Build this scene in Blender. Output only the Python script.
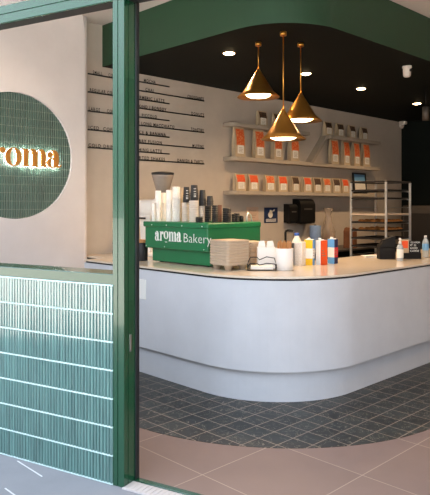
import bpy, bmesh, math, random
from math import sin, cos, pi, radians, sqrt, atan2
from mathutils import Vector, Matrix

random.seed(7)
for o in list(bpy.data.objects):
    bpy.data.objects.remove(o)
S = bpy.context.scene
COL = S.collection

# ------------------------------------------------------------------ camera
EYE = 1.55            # eye height above the floor
YAW = radians(45.6)   # view direction, turned left of the shop's long axis (+Y)
FPX = 616.0           # focal length in pixels of the 430 px wide frame
HOR = 204.5           # row of the horizon
cd = bpy.data.cameras.new('camera')
cam = bpy.data.objects.new('camera', cd)
COL.objects.link(cam)
cam.location = (0, 0, EYE)
cam.rotation_euler = (radians(90), 0, YAW)
cd.sensor_fit = 'HORIZONTAL'
cd.sensor_width = 36
cd.lens = FPX / 430 * 36
cd.shift_y = -(247.5 - HOR) / 430
cd.clip_start = .05
S.camera = cam

# ------------------------------------------------------------------ world: bright overcast street
w = bpy.data.worlds.new('overcast_sky')
S.world = w
w.use_nodes = True
nt = w.node_tree
nt.nodes.clear()
out = nt.nodes.new('ShaderNodeOutputWorld')
bg = nt.nodes.new('ShaderNodeBackground')
tc = nt.nodes.new('ShaderNodeTexCoord')
sp = nt.nodes.new('ShaderNodeSeparateXYZ')
rp = nt.nodes.new('ShaderNodeValToRGB')
nt.links.new(tc.outputs['Generated'], sp.inputs[0])
nt.links.new(sp.outputs['Z'], rp.inputs[0])
nt.links.new(rp.outputs[0], bg.inputs[0])
nt.links.new(bg.outputs[0], out.inputs[0])
el = rp.color_ramp.elements
el[0].position = 0.0; el[0].color = (.30, .30, .31, 1)
el[1].position = 1.0; el[1].color = (.80, .93, 1.14, 1)
e = el.new(.12); e.color = (.42, .45, .48, 1)
e = el.new(.26); e.color = (.88, .97, 1.12, 1)
bg.inputs[1].default_value = 3.0

# sun behind the shop: an added unseen mass shades the front, the street beyond lies in sun
sl = bpy.data.lights.new('sun', 'SUN'); sl.energy = 30.0; sl.angle = .02; sl.color = (1, .93, .84)
sun = bpy.data.objects.new('sun', sl); COL.objects.link(sun)
sun.rotation_euler = Vector((.2834 * .5, -.959 * .5, -.92)).to_track_quat('-Z', 'Y').to_euler()

# ------------------------------------------------------------------ exposure
S.view_settings.view_transform = 'Standard'
S.view_settings.look = 'None'
S.view_settings.gamma = 1
S.view_settings.use_curve_mapping = False
S.view_settings.exposure = 0.0
WARM = (1.0, .66, .37)
DOWN_W = 92.0
PEND_W = 14.0
ROOM_W = 52.0

# ------------------------------------------------------------------ rays of the camera, met with real planes
_v = (-sin(YAW), cos(YAW)); _r = (cos(YAW), sin(YAW))
def ray(px, py):
    l = (px - 215) / FPX
    return _v[0] + _r[0] * l, _v[1] + _r[1] * l, (HOR - py) / FPX
def onz(px, py, z):
    d = ray(px, py); t = (z - EYE) / d[2]; return Vector((d[0] * t, d[1] * t, z))
def onx(px, py, x):
    d = ray(px, py); t = x / d[0]; return Vector((x, d[1] * t, EYE + d[2] * t))
def ony(px, py, y):
    d = ray(px, py); t = y / d[1]; return Vector((d[0] * t, y, EYE + d[2] * t))
def hgt(py, x, y):
    """height seen at row py above the floor point x, y"""
    return EYE + (HOR - py) / FPX * (x * _v[0] + y * _v[1])

# ------------------------------------------------------------------ materials
def lin(c):
    f = lambda u: u / 12.92 if u <= .04045 else ((u + .055) / 1.055) ** 2.4
    return tuple(f(x / 255) for x in c) + (1,)
MATS = {}
def mat(name, rgb, rough=.5, metal=0, spec=.5, vary=0, scale=6, bump=0, bscale=40, emit=None, es=0, trans=0, alpha=1, coat=0, squash=1):
    m = bpy.data.materials.new(name); m.use_nodes = True
    n = m.node_tree; b = n.nodes['Principled BSDF']
    b.inputs['Base Color'].default_value = lin(rgb)
    b.inputs['Roughness'].default_value = rough
    b.inputs['Metallic'].default_value = metal
    b.inputs['Specular IOR Level'].default_value = spec
    b.inputs['Coat Weight'].default_value = coat
    if coat == 1: b.inputs['Coat IOR'].default_value = 1.8
    if trans: b.inputs['Transmission Weight'].default_value = trans
    if alpha < 1: b.inputs['Alpha'].default_value = alpha
    if emit:
        b.inputs['Emission Color'].default_value = tuple(emit) + (1,)
        b.inputs['Emission Strength'].default_value = es
    t = n.nodes.new('ShaderNodeTexCoord')
    if vary:
        a = n.nodes.new('ShaderNodeTexNoise'); a.inputs['Scale'].default_value = scale
        a.inputs['Detail'].default_value = 5; a.inputs['Roughness'].default_value = .6
        r = n.nodes.new('ShaderNodeValToRGB')
        c = lin(rgb)
        r.color_ramp.elements[0].position = .3; r.color_ramp.elements[1].position = .7
        r.color_ramp.elements[0].color = tuple(x * (1 - vary) for x in c[:3]) + (1,)
        r.color_ramp.elements[1].color = tuple(min(1, x * (1 + vary)) for x in c[:3]) + (1,)
        mp = n.nodes.new('ShaderNodeMapping'); mp.inputs['Scale'].default_value = (1, 1, squash)
        n.links.new(t.outputs['Object'], mp.inputs['Vector']); n.links.new(mp.outputs[0], a.inputs['Vector'])
        n.links.new(a.outputs['Fac'], r.inputs[0]); n.links.new(r.outputs[0], b.inputs['Base Color'])
    if bump:
        a = n.nodes.new('ShaderNodeTexNoise'); a.inputs['Scale'].default_value = bscale
        bp = n.nodes.new('ShaderNodeBump'); bp.inputs['Strength'].default_value = bump
        bp.inputs['Distance'].default_value = .01
        n.links.new(t.outputs['Object'], a.inputs['Vector'])
        n.links.new(a.outputs['Fac'], bp.inputs['Height']); n.links.new(bp.outputs[0], b.inputs['Normal'])
    MATS[name] = m
    return m

def grid_mat(name, pitch, phase, grout_w, tile, grout, var, rough=.5, vein=0, tint=None):
    """square floor tiles in world metres with grout joints, per tile tone and pale veins"""
    m = bpy.data.materials.new(name); m.use_nodes = True
    n = m.node_tree; L = n.links; b = n.nodes['Principled BSDF']
    g = n.nodes.new('ShaderNodeNewGeometry'); s = n.nodes.new('ShaderNodeSeparateXYZ')
    L.new(g.outputs['Position'], s.inputs[0])
    def op(o, a, bb=None):
        q = n.nodes.new('ShaderNodeMath'); q.operation = o
        for i, x in enumerate((a, bb)):
            if x is None: continue
            if isinstance(x, (int, float)): q.inputs[i].default_value = x
            else: L.new(x, q.inputs[i])
        return q.outputs[0]
    masks, cells = [], []
    for k, ax in enumerate('XY'):
        u = op('DIVIDE', op('SUBTRACT', s.outputs[ax], phase[k]), pitch[k])
        cells.append(op('FLOOR', u))
        fr = op('FRACT', u)
        dist = op('MINIMUM', fr, op('SUBTRACT', 1.0, fr))
        masks.append(op('LESS_THAN', dist, grout_w / 2 / pitch[k]))
    mask = op('MAXIMUM', masks[0], masks[1])
    cb = n.nodes.new('ShaderNodeCombineXYZ'); L.new(cells[0], cb.inputs[0]); L.new(cells[1], cb.inputs[1])
    wn = n.nodes.new('ShaderNodeTexWhiteNoise'); L.new(cb.outputs[0], wn.inputs[0])
    nz = n.nodes.new('ShaderNodeTexNoise'); nz.inputs['Scale'].default_value = 5; nz.inputs['Detail'].default_value = 6
    L.new(g.outputs['Position'], nz.inputs['Vector'])
    val = op('ADD', op('MULTIPLY', wn.outputs['Value'], .6), op('MULTIPLY', nz.outputs['Fac'], .6))
    r = n.nodes.new('ShaderNodeValToRGB'); c = lin(tile)
    r.color_ramp.elements[0].position = .15; r.color_ramp.elements[1].position = 1.0
    c2 = lin(tint) if tint else c
    r.color_ramp.elements[0].color = tuple(x * (1 - var) for x in c[:3]) + (1,)
    r.color_ramp.elements[1].color = tuple(x * (1 + var) for x in c2[:3]) + (1,)
    L.new(val, r.inputs[0])
    col = r.outputs[0]
    if vein:
        vz = n.nodes.new('ShaderNodeTexNoise'); vz.inputs['Scale'].default_value = 9; vz.inputs['Detail'].default_value = 3
        vz.inputs['Distortion'].default_value = 1.5
        L.new(g.outputs['Position'], vz.inputs['Vector'])
        band = op('LESS_THAN', op('ABSOLUTE', op('SUBTRACT', vz.outputs['Fac'], .5)), .008)
        mv = n.nodes.new('ShaderNodeMixRGB'); L.new(op('MULTIPLY', band, vein), mv.inputs[0]); L.new(col, mv.inputs[1])
        mv.inputs[2].default_value = lin((165, 155, 135)); col = mv.outputs[0]
    mx = n.nodes.new('ShaderNodeMixRGB'); L.new(mask, mx.inputs[0]); L.new(col, mx.inputs[1])
    mx.inputs[2].default_value = lin(grout)
    L.new(mx.outputs[0], b.inputs['Base Color'])
    b.inputs['Roughness'].default_value = rough
    MATS[name] = m
    return m

mat('plaster', (196, 185, 172), .85, vary=.07, scale=2.2, bump=.08, bscale=14)
mat('sign_plaster', (222, 215, 212), .85, vary=.05, scale=2.2, bump=.08, bscale=14)
mat('ceiling_paint', (222, 212, 205), .9, vary=.02)
mat('shop_white', (215, 210, 203), .9, vary=.02)
mat('wall_sage', (112, 112, 98), .9, vary=.03)
mat('bulkhead_green', (29, 66, 43), .42, vary=.05, scale=3)
mat('bulkhead_dark', (14, 18, 15), .7, spec=.15, vary=.05, scale=3)
mat('wall_dark', (10, 19, 16), .7, spec=.2, vary=.06)
mat('frame_green', (12, 70, 44), .2, vary=.03, spec=.7, coat=.6)
mat('gasket_and_shade', (22, 26, 27), .5, vary=.05)  # door and head seals; also paints the shade under the head beam
mat('steel', (190, 192, 190), .3, 1, vary=.05)
mat('bright_steel', (225, 225, 222), .35, .6, vary=.04)
mat('tile_aqua', (84, 124, 118), .05, vary=.35, scale=60, spec=1, coat=1, squash=.04)
mat('tile_green', (68, 92, 80), .22, vary=.3, scale=40, coat=.3, squash=.1)
mat('grout_teal', (58, 92, 92), .7, vary=.05)
mat('grout_pale', (200, 226, 224), .6, vary=.03)
mat('grout_gold', (150, 156, 138), .6, vary=.08)
mat('counter_render', (206, 208, 212), .8, vary=.05, scale=2.5, bump=.06, bscale=10)
mat('quartz', (218, 203, 182), .18, vary=.03, scale=30)
mat('shadow_gap', (30, 26, 24), .7, vary=.05)
mat('brass', (214, 152, 68), .30, .92, vary=.06, scale=3)
mat('sign_gold', (206, 140, 62), .4, .5, vary=.05)
mat('halo_led', (255, 255, 255), .5, emit=(1, .99, .95), es=16, vary=.01)
mat('lamp_glow', (255, 240, 210), .5, emit=(1, .74, .42), es=14, vary=.01)
mat('downlight_glow', (255, 240, 210), .5, emit=(1, .72, .40), es=30, vary=.01)
mat('black_matte', (13, 12, 12), .6, spec=.3, vary=.05)
mat('black_metal', (24, 23, 22), .45, vary=.08)
mat('black_letter', (34, 29, 26), .6, vary=.05)
mat('machine_green', (20, 112, 66), .32, vary=.04, scale=3)
mat('white_vinyl', (238, 238, 232), .5, vary=.02)
mat('paper_white', (240, 236, 226), .7, vary=.03)
mat('cup_white', (248, 241, 230), .6, vary=.05, scale=30)
mat('lid_clear', (226, 212, 198), .3, vary=.06, scale=30)
mat('cup_black', (42, 40, 39), .5, vary=.06)
mat('lid_black', (26, 24, 23), .4, vary=.06)
mat('cup_brown', (120, 78, 52), .6, vary=.08)
mat('kraft', (196, 170, 138), .8, vary=.07, scale=12)
mat('bag_kraft', (196, 176, 146), .75, vary=.06, scale=10)
mat('bread_paper', (120, 74, 44), .8, vary=.2, scale=14)
mat('pulp', (190, 170, 146), .9, vary=.06, scale=20)
mat('wood', (196, 140, 86), .6, vary=.12, scale=20)
mat('shelf_paint', (174, 162, 146), .8, vary=.04, scale=4)
mat('label_white', (236, 232, 222), .6, vary=.04, scale=30)
mat('label_ink', (150, 128, 110), .7, vary=.05)
mat('grinder_white', (248, 244, 236), .35, vary=.03)
mat('smoke_plastic', (150, 138, 128), .2, vary=.08, scale=8)
mat('yellow', (244, 196, 20), .5, vary=.03)
mat('sky_blue', (94, 158, 214), .5, vary=.04)
mat('cup_blue', (60, 100, 190), .5, vary=.04)
mat('orange_red', (238, 84, 24), .5, vary=.04)
mat('navy', (36, 40, 84), .5, vary=.04)
mat('red', (214, 32, 44), .5, vary=.04)
mat('carton_white', (240, 236, 230), .5, vary=.03)
mat('roll_blue', (132, 158, 196), .9, vary=.08, scale=20)
mat('sign_pink', (206, 178, 156), .7, vary=.03)
mat('sign_blue', (28, 46, 84), .5, vary=.04)
mat('bottle_blue', (120, 176, 220), .3, vary=.06)
mat('tray_cream', (226, 206, 180), .6, vary=.05)
mat('tray_dark', (44, 40, 37), .5, vary=.08)
mat('pastry', (190, 120, 52), .7, vary=.25, scale=30, bump=.3, bscale=60)
mat('oven_steel', (96, 90, 84), .45, .6, vary=.08)
mat('camera_white', (226, 216, 206), .4, vary=.03)
mat('concrete', (134, 134, 137), .85, vary=.07, scale=3, bump=.1, bscale=60)
mat('street_pale', (178, 174, 168), .9, vary=.06, scale=1.5)
mat('joint_pale', (206, 206, 206), .9, vary=.04)
mat('tactile', (192, 186, 182), .6, vary=.04)
grid_mat('floor_brown', (.645, .65), (-1.93, 2.42), .006, (130, 110, 102), (166, 148, 134), .10, .55)
grid_mat('floor_dark', (.162, .1635), (-2.23, 2.735), .006, (28, 31, 29), (150, 134, 116), .4, .40, vein=.4, tint=(43, 47, 44))

def pattern_mat(name, c1, c2, scale, dist=3):
    m = bpy.data.materials.new(name); m.use_nodes = True
    n = m.node_tree; b = n.nodes['Principled BSDF']
    t = n.nodes.new('ShaderNodeTexCoord'); wv = n.nodes.new('ShaderNodeTexNoise')
    wv.inputs['Scale'].default_value = scale; wv.inputs['Distortion'].default_value = dist; wv.inputs['Detail'].default_value = 1
    r = n.nodes.new('ShaderNodeValToRGB')
    r.color_ramp.interpolation = 'CONSTANT'
    r.color_ramp.elements[0].color = lin(c1); r.color_ramp.elements[1].position = .54; r.color_ramp.elements[1].color = lin(c2)
    n.links.new(t.outputs['Object'], wv.inputs['Vector']); n.links.new(wv.outputs['Fac'], r.inputs[0])
    n.links.new(r.outputs[0], b.inputs['Base Color']); b.inputs['Roughness'].default_value = .6
    MATS[name] = m
pattern_mat('print_orange', (222, 92, 36), (232, 152, 96), 22)
pattern_mat('print_solid', (226, 88, 40), (230, 104, 56), 14)
pattern_mat('print_dark', (58, 42, 32), (106, 76, 54), 24)
pattern_mat('cup_print', (248, 241, 230), (226, 214, 198), 90)

# clear glazing: straight-through transmission with a real Fresnel reflection
m = bpy.data.materials.new('clear_glass'); m.use_nodes = True
n = m.node_tree; n.nodes.clear()
go = n.nodes.new('ShaderNodeOutputMaterial'); gm = n.nodes.new('ShaderNodeMixShader')
gt = n.nodes.new('ShaderNodeBsdfTransparent'); gg = n.nodes.new('ShaderNodeBsdfGlossy'); gf = n.nodes.new('ShaderNodeFresnel')
gg.inputs['Roughness'].default_value = 0.0; gf.inputs[0].default_value = 1.45
gb = n.nodes.new('ShaderNodeNewGeometry'); gx = n.nodes.new('ShaderNodeMath'); gx.operation = 'MULTIPLY'; gi = n.nodes.new('ShaderNodeMath'); gi.operation = 'SUBTRACT'
gi.inputs[0].default_value = 1.0; n.links.new(gb.outputs['Backfacing'], gi.inputs[1])   # only the face turned outward mirrors
n.links.new(gf.outputs[0], gx.inputs[0]); n.links.new(gi.outputs[0], gx.inputs[1]); n.links.new(gx.outputs[0], gm.inputs[0]); n.links.new(gt.outputs[0], gm.inputs[1]); n.links.new(gg.outputs[0], gm.inputs[2])
n.links.new(gm.outputs[0], go.inputs[0]); MATS['clear_glass'] = m
# thin clear film and bottle plastic
def film(name, col, fac):
    m = bpy.data.materials.new(name); m.use_nodes = True
    n = m.node_tree; b = n.nodes['Principled BSDF']; o = n.nodes['Material Output']
    b.inputs['Base Color'].default_value = lin(col); b.inputs['Roughness'].default_value = .2
    t = n.nodes.new('ShaderNodeBsdfTransparent'); mx = n.nodes.new('ShaderNodeMixShader')
    mx.inputs[0].default_value = fac
    n.links.new(t.outputs[0], mx.inputs[1]); n.links.new(b.outputs[0], mx.inputs[2]); n.links.new(mx.outputs[0], o.inputs[0])
    MATS[name] = m
film('bag_film', (196, 178, 160), .45)
film('bottle_clear', (214, 226, 232), .5)

# ------------------------------------------------------------------ mesh builder
class MB:
    def __init__(s): s.v = []; s.f = []; s.m = []; s.sm = []; s.M = Matrix.Identity(4); s.k = 0
    def at(s, M): s.M = M; return s
    def mi(s, k): s.k = k; return s
    def add(s, vs, fs, smooth=False):
        o = len(s.v)
        s.v += [tuple(s.M @ Vector(p)) for p in vs]
        for q in fs: s.f.append([i + o for i in q]); s.m.append(s.k); s.sm.append(smooth)
        return s
    def box(s, a, b, bev=0):
        x0, y0, z0 = a; x1, y1, z1 = b
        if bev:
            c = bev
            poly = [(x0 + c, y0), (x1 - c, y0), (x1, y0 + c), (x1, y1 - c), (x1 - c, y1), (x0 + c, y1), (x0, y1 - c), (x0, y0 + c)]
            ins = [(min(max(p[0], x0 + c), x1 - c), min(max(p[1], y0 + c), y1 - c)) for p in poly]
            return s.loft([[(p[0], p[1], z0) for p in ins], [(p[0], p[1], z0 + c) for p in poly],
                           [(p[0], p[1], z1 - c) for p in poly], [(p[0], p[1], z1) for p in ins]])
        vs = [(x, y, z) for z in (z0, z1) for (x, y) in ((x0, y0), (x1, y0), (x1, y1), (x0, y1))]
        return s.add(vs, [(3, 2, 1, 0), (4, 5, 6, 7), (0, 1, 5, 4), (1, 2, 6, 5), (2, 3, 7, 6), (3, 0, 4, 7)])
    def loft(s, rings, smooth=False, cap=True, closed=True):
        n = len(rings[0]); vs = [p for r in rings for p in r]; fs = []
        for i in range(len(rings) - 1):
            for j in range(n if closed else n - 1):
                a = i * n + j; b = i * n + (j + 1) % n
                fs.append((a, b, b + n, a + n))
        o = len(s.f); s.add(vs, fs, smooth)
        if cap and closed:
            base = len(s.v) - len(vs)
            s.f.append([base + j for j in range(n)][::-1]); s.m.append(s.k); s.sm.append(False)
            s.f.append([base + (len(rings) - 1) * n + j for j in range(n)]); s.m.append(s.k); s.sm.append(False)
        return s
    def prism(s, poly, z0, z1, smooth=False):
        return s.loft([[(p[0], p[1], z0) for p in poly], [(p[0], p[1], z1) for p in poly]], smooth)
    def lathe(s, prof, seg=24, c=(0, 0, 0), smooth=True, cap=True):
        return s.loft([[(c[0] + r * cos(2 * pi * j / seg), c[1] + r * sin(2 * pi * j / seg), c[2] + z) for j in range(seg)] for r, z in prof], smooth, cap)
    def tube(s, pts, r, seg=8, closed=False):
        pts = [Vector(p) for p in pts]; rings = []; n = len(pts); prev = None
        for i, p in enumerate(pts):
            if closed: t = pts[(i + 1) % n] - pts[i - 1]
            else: t = pts[min(i + 1, n - 1)] - pts[max(i - 1, 0)]
            t.normalize()
            a = prev if prev is not None else (Vector((0, 0, 1)) if abs(t.z) < .9 else Vector((1, 0, 0)))
            a = (a - t * a.dot(t)).normalized(); prev = a; b = t.cross(a)
            rr = r[i] if isinstance(r, (list, tuple)) else r
            rings.append([tuple(p + a * rr * cos(2 * pi * j / seg) + b * rr * sin(2 * pi * j / seg)) for j in range(seg)])
        if closed: rings.append(rings[0])
        return s.loft(rings, True, not closed)
    def strip(s, outer, inner, d):
        """flat 2D ribbon between two point rows (u, v), extruded d along +w"""
        n = len(outer)
        vs = [(p[0], p[1], w_) for w_ in (0, d) for row in (outer, inner) for p in row]
        fs = []
        for i in range(n - 1):
            fs += [(i, i + 1, n + i + 1, n + i), (2 * n + i, 3 * n + i, 3 * n + i + 1, 2 * n + i + 1),
                   (i, 2 * n + i, 2 * n + i + 1, i + 1), (n + i, n + i + 1, 3 * n + i + 1, 3 * n + i)]
        fs += [(0, n, 3 * n, 2 * n), (n - 1, 3 * n - 1, 4 * n - 1, 2 * n - 1)]
        return s.add(vs, fs)
    def build(s, name, mats, parent=None, loc=None, rz=0, fix=True):
        me = bpy.data.meshes.new(name); me.from_pydata(s.v, [], s.f)
        for q in (mats if isinstance(mats, (list, tuple)) else [mats]): me.materials.append(MATS[q])
        me.polygons.foreach_set('material_index', s.m); me.polygons.foreach_set('use_smooth', s.sm)
        if fix:
            b = bmesh.new(); b.from_mesh(me); bmesh.ops.recalc_face_normals(b, faces=b.faces); b.to_mesh(me); b.free()
        o = bpy.data.objects.new(name, me); COL.objects.link(o)
        if parent: o.parent = parent
        if loc is not None: o.location = loc
        o.rotation_euler.z = rz
        return o

def tag(o, label=None, cat=None, group=None, kind=None):
    if label: o['label'] = label
    if cat: o['category'] = cat
    if group: o['group'] = group
    if kind: o['kind'] = kind
    return o
def thing(name, label, cat, loc=(0, 0, 0), rz=0, group=None):
    o = bpy.data.objects.new(name, None); COL.objects.link(o); o.empty_display_size = .05
    o.location = loc; o.rotation_euler.z = rz
    return tag(o, label, cat, group)
def struct(o): o['kind'] = 'structure'; return o
def dup(root, loc, rz=None, label=None, group=None):
    r = root.copy(); COL.objects.link(r); r.location = loc
    if rz is not None: r.rotation_euler.z = rz
    if label: r['label'] = label
    if group: r['group'] = group
    for ch in list(root.children):
        c = ch.copy(); COL.objects.link(c); c.parent = r
        for g in list(ch.children):
            d = g.copy(); COL.objects.link(d); d.parent = c
    return r
def arc(cx, cy, r, a0, a1, n=12):
    return [(cx + r * cos(a0 + (a1 - a0) * i / n), cy + r * sin(a0 + (a1 - a0) * i / n)) for i in range(n + 1)]
def T(x, y, z): return Matrix.Translation((x, y, z))
def spot(name, parent, loc, watts, size, blend, col=WARM, r=.03, kind='SPOT'):
    l = bpy.data.lights.new(name, kind); l.energy = watts; l.color = col
    l.shadow_soft_size = r
    if kind == 'SPOT': l.spot_size = size; l.spot_blend = blend
    o = bpy.data.objects.new(name, l); COL.objects.link(o); o.parent = parent; o.location = loc
    return o

def text_mb(mb, string, w_, h_, origin, udir, vdir, d=.003, space=1.0, bold=0):
    """writing as raised letters: fits w_ x h_ (cap height), lower left at origin"""
    c = bpy.data.curves.new('writing', 'FONT'); c.body = string; c.resolution_u = 2; c.space_character = space; c.offset = bold
    o = bpy.data.objects.new('writing', c); COL.objects.link(o)
    me = bpy.data.meshes.new_from_object(o.evaluated_get(bpy.context.evaluated_depsgraph_get()))
    bpy.data.objects.remove(o); bpy.data.curves.remove(c)
    xs = [v.co.x for v in me.vertices]; x0, x1 = min(xs), max(xs)
    cap = .729
    u = Vector(udir); v = Vector(vdir); nrm = u.cross(v); O = Vector(origin)
    pts = [O + u * ((p.co.x - x0) / (x1 - x0) * w_) + v * (p.co.y / cap * h_) + nrm * d for p in me.vertices]
    base = len(mb.v); mb.v += [tuple(mb.M @ p) for p in pts]
    for f in me.polygons:
        mb.f.append([i + base for i in f.vertices]); mb.m.append(mb.k); mb.sm.append(False)
    bpy.data.meshes.remove(me)
    return mb

# serif letters of the shop's sign, x-height 1, as ribbons
def ell(cx, cy, rx, ry, a0, a1, n=24):
    return [(cx + rx * cos(radians(a0 + (a1 - a0) * i / n)), cy + ry * sin(radians(a0 + (a1 - a0) * i / n))) for i in range(n + 1)]
def g_rect(x0, y0, x1, y1): return ([(x0, y1), (x1, y1)], [(x0, y0), (x1, y0)])
def g_disc(cx, cy, r): return (ell(cx, cy, r, r, 0, 180, 12), ell(cx, cy, r, r, 0, -180, 12))
GLYPH = {
    'o': (.98, [(ell(.49, .5, .48, .52, 0, 360), ell(.49, .5, .20, .465, 0, 360))]),
    'r': (.76, [g_rect(.10, 0, .37, .97), g_rect(0, 0, .48, .055), g_rect(0, .925, .3, .985),
                (ell(.62, .62, .29, .38, 180, 80), ell(.62, .62, .23, .32, 180, 80)), g_disc(.62, .84, .15)]),
    'm': (1.52, [g_rect(.10, 0, .36, .97), g_rect(0, 0, .44, .055), g_rect(0, .925, .3, .985),
                 (ell(.62, .64, .30, .37, 180, 0), ell(.50, .62, .14, .31, 180, 0)), g_rect(.64, 0, .92, .66), g_rect(.56, 0, 1.0, .055),
                 (ell(1.16, .64, .28, .37, 180, 0), ell(1.05, .62, .13, .31, 180, 0)), g_rect(1.17, 0, 1.44, .66), g_rect(1.09, 0, 1.52, .055)]),
    'a': (.94, [g_rect(.43, .0, .74, .68), (ell(.41, .66, .33, .36, 170, 0), ell(.29, .66, .14, .30, 170, 0)), g_disc(.19, .72, .16),
                (ell(.31, .27, .31, .29, 0, 360), ell(.35, .27, .12, .21, 0, 360)), (ell(.72, .17, .20, .17, 180, 360, 12), ell(.74, .17, .10, .07, 180, 360, 12))]),
}
def glyph_mb(mb, ch, M, d):
    mb.at(M)
    for i, (o_, i_) in enumerate(GLYPH[ch][1]): mb.strip(o_, i_, d * (1 + .05 * i))   # strokes lap over one another
    return mb

# ================================================================== SETTING
ZC = 3.585            # main ceiling
ZS = 3.115            # underside of the dark bulkhead
XW = -5.9             # menu wall
YB = 10.75            # back wall
XR = .8               # right wall
# street front: local frame (u along the front to the right, n into the shop)
FO = Vector((-2.754, 2.001)); FU = Vector((.959, .2834)); FN = Vector((-.2834, .959))
FM = Matrix(((FU.x, FN.x, 0, FO.x), (FU.y, FN.y, 0, FO.y), (0, 0, 1, 0), (0, 0, 0, 1)))
FRZ = atan2(FU.y, FU.x)
def fac(u, n_=0): p = FO + FU * u + FN * n_; return p.x, p.y

# floor: brown tiles everywhere, dark tiles in a curved band round the counter
mb = MB()
l0, r0 = fac(-3.25, .06), fac(3.85, .06)
mb.prism([l0, r0, (XR, YB), (XW, YB)], -.05, 0)
mb.mi(1)
dark = [(XW, 2.61), (-3.6, 2.61)] + arc(-3.6, 4.22, 1.61, -pi / 2, 0, 28) + [(-1.99, YB - .02), (XW, YB - .02)]
mb.prism(dark, -.01, .0015)
struct(mb.build('floor', ['floor_brown', 'floor_dark']))
# pavement outside
mb = MB()
a, b = fac(-40, .06), fac(40, .06); c, d_ = fac(40, -3.2), fac(-40, -3.2)
mb.prism([d_, c, b, a], -.06, -.002)
mb.mi(1)
for (x0, x1, y) in ((-3.50, -3.20, 1.754), (-3.21, -2.2, 1.537), (-2.6, -1.6, 1.11), (-3.4, -.6, .46)):
    mb.box((x0, y - .004, -.01), (x1, y + .004, -.001))
struct(mb.build('pavement', ['concrete', 'joint_pale']))
mb = MB(); a, b = fac(-40, -3.2), fac(40, -3.2); c, d_ = fac(40, -60), fac(-40, -60)
mb.prism([d_, c, b, a], -.08, -.001)
struct(mb.build('road', 'street_pale'))

# menu wall with the long left run, back wall, right wall
struct(MB().box((XW - .15, 1.0, 0), (XW, YB + .15, ZC)).build('wall_left', 'plaster'))
struct(MB().box((XW, YB, 0), (XR, YB + .15, ZC)).build('wall_back', 'wall_dark'))
struct(MB().box((XR, fac(3.7)[1], 0), (XR + .15, YB + .15, ZC)).build('wall_right', 'wall_sage'))
# entrance wall carrying the sign: a thick plaster leaf with a round recess and a rounded end
XS = -5.73; YE = 3.70; RE = .06; CY, CZ, CR = 2.862, 2.035, .628
mb = MB()
Y0 = 1.0
ys = YE - RE
NS = 96
circ = [(CY + CR * cos(2 * pi * i / NS), CZ + CR * sin(2 * pi * i / NS)) for i in range(NS)]
def to_rect(p):
    dx, dz = p[0] - CY, p[1] - CZ
    k = min(((ys - CY) / dx) if dx > 1e-6 else (((Y0 - CY) / dx) if dx < -1e-6 else 1e9),
            ((ZC - CZ) / dz) if dz > 1e-6 else ((-CZ / dz) if dz < -1e-6 else 1e9))
    return CY + dx * k, CZ + dz * k
rect = [to_rect(p) for p in circ]
vs = [(XS, p[0], p[1]) for p in circ] + [(XS, p[0], p[1]) for p in rect] + [(XS - .035, p[0], p[1]) for p in circ]
fs = []
for i in range(NS):
    j = (i + 1) % NS
    fs += [(i, NS + i, NS + j, j), (i, j, 2 * NS + j, 2 * NS + i)]
mb.add(vs, fs)
for (yy, zz) in ((ys, 0), (ys, ZC), (Y0, 0), (Y0, ZC)):
    ks = sorted(range(NS), key=lambda i: (rect[i][0] - yy) ** 2 + (rect[i][1] - zz) ** 2)[:2]
    mb.add([(XS, *rect[ks[0]]), (XS, *rect[ks[1]]), (XS, yy, zz)], [(0, 1, 2)])
end = [(XS, ys)] + [(XS - RE + RE * cos(a_), YE - RE + RE * sin(a_)) for a_ in [pi / 2 * i / 8 for i in range(9)]] + [(XW, YE)]
mb.loft([[(p[0], p[1], 0) for p in end], [(p[0], p[1], ZC) for p in end]], True, False, False)
struct(mb.build('wall_entrance', 'sign_plaster', fix=False))

# finger tiles
def finger_tiles(mb, u0, u1, rows, z0, pitch_u, pitch_z, M, bulge, gap_u, gap_z, keep=None, jit=.05):
    mb.at(M); nseg = 6
    cols = int(round((u1 - u0) / pitch_u))
    for r_ in range(rows):
        za, zb = z0 + r_ * pitch_z + gap_z / 2, z0 + (r_ + 1) * pitch_z - gap_z / 2
        for c_ in range(cols):
            uc = u0 + (c_ + .5) * pitch_u
            if keep and not keep(uc, (za + zb) / 2): continue
            hw = (pitch_u - gap_u) / 2; tilt = random.uniform(-jit, jit); off = random.uniform(-.0006, .0006)
            row = []
            for i in range(nseg + 1):
                a_ = pi * i / nseg
                row.append((uc - hw * cos(a_), -bulge * sin(a_) + off - tilt * hw * cos(a_)))
            vs = [(p[0], p[1], za) for p in row] + [(p[0], p[1], zb) for p in row]
            k = nseg + 1
            fs = [(i, i + 1, k + i + 1, k + i) for i in range(nseg)]
            mb.add(vs, fs, True)
            mb.add(vs, [tuple(range(k))[::-1], tuple(range(k, 2 * k))], False)
    return mb
# round tile panel at the back of the recess (local: u along +Y, n into the wall)
SM = Matrix(((0, -1, 0, XS - .034), (1, 0, 0, 0), (0, 0, 1, 0), (0, 0, 0, 1)))
mb = MB()
finger_tiles(mb, CY - .70, CY + .70, 17, CZ - .70, .0255, .083, SM, .006, .003, .004,
             keep=lambda u, z: (u - CY) ** 2 + (z - CZ) ** 2 < (CR + .06) ** 2)
mb.at(Matrix.Identity(4)).mi(1).box((XS - .06, CY - .72, CZ - .72), (XS - .034, CY + .72, CZ + .72))
struct(mb.build('trim_1', ['tile_green', 'grout_gold'], fix=False))

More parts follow.
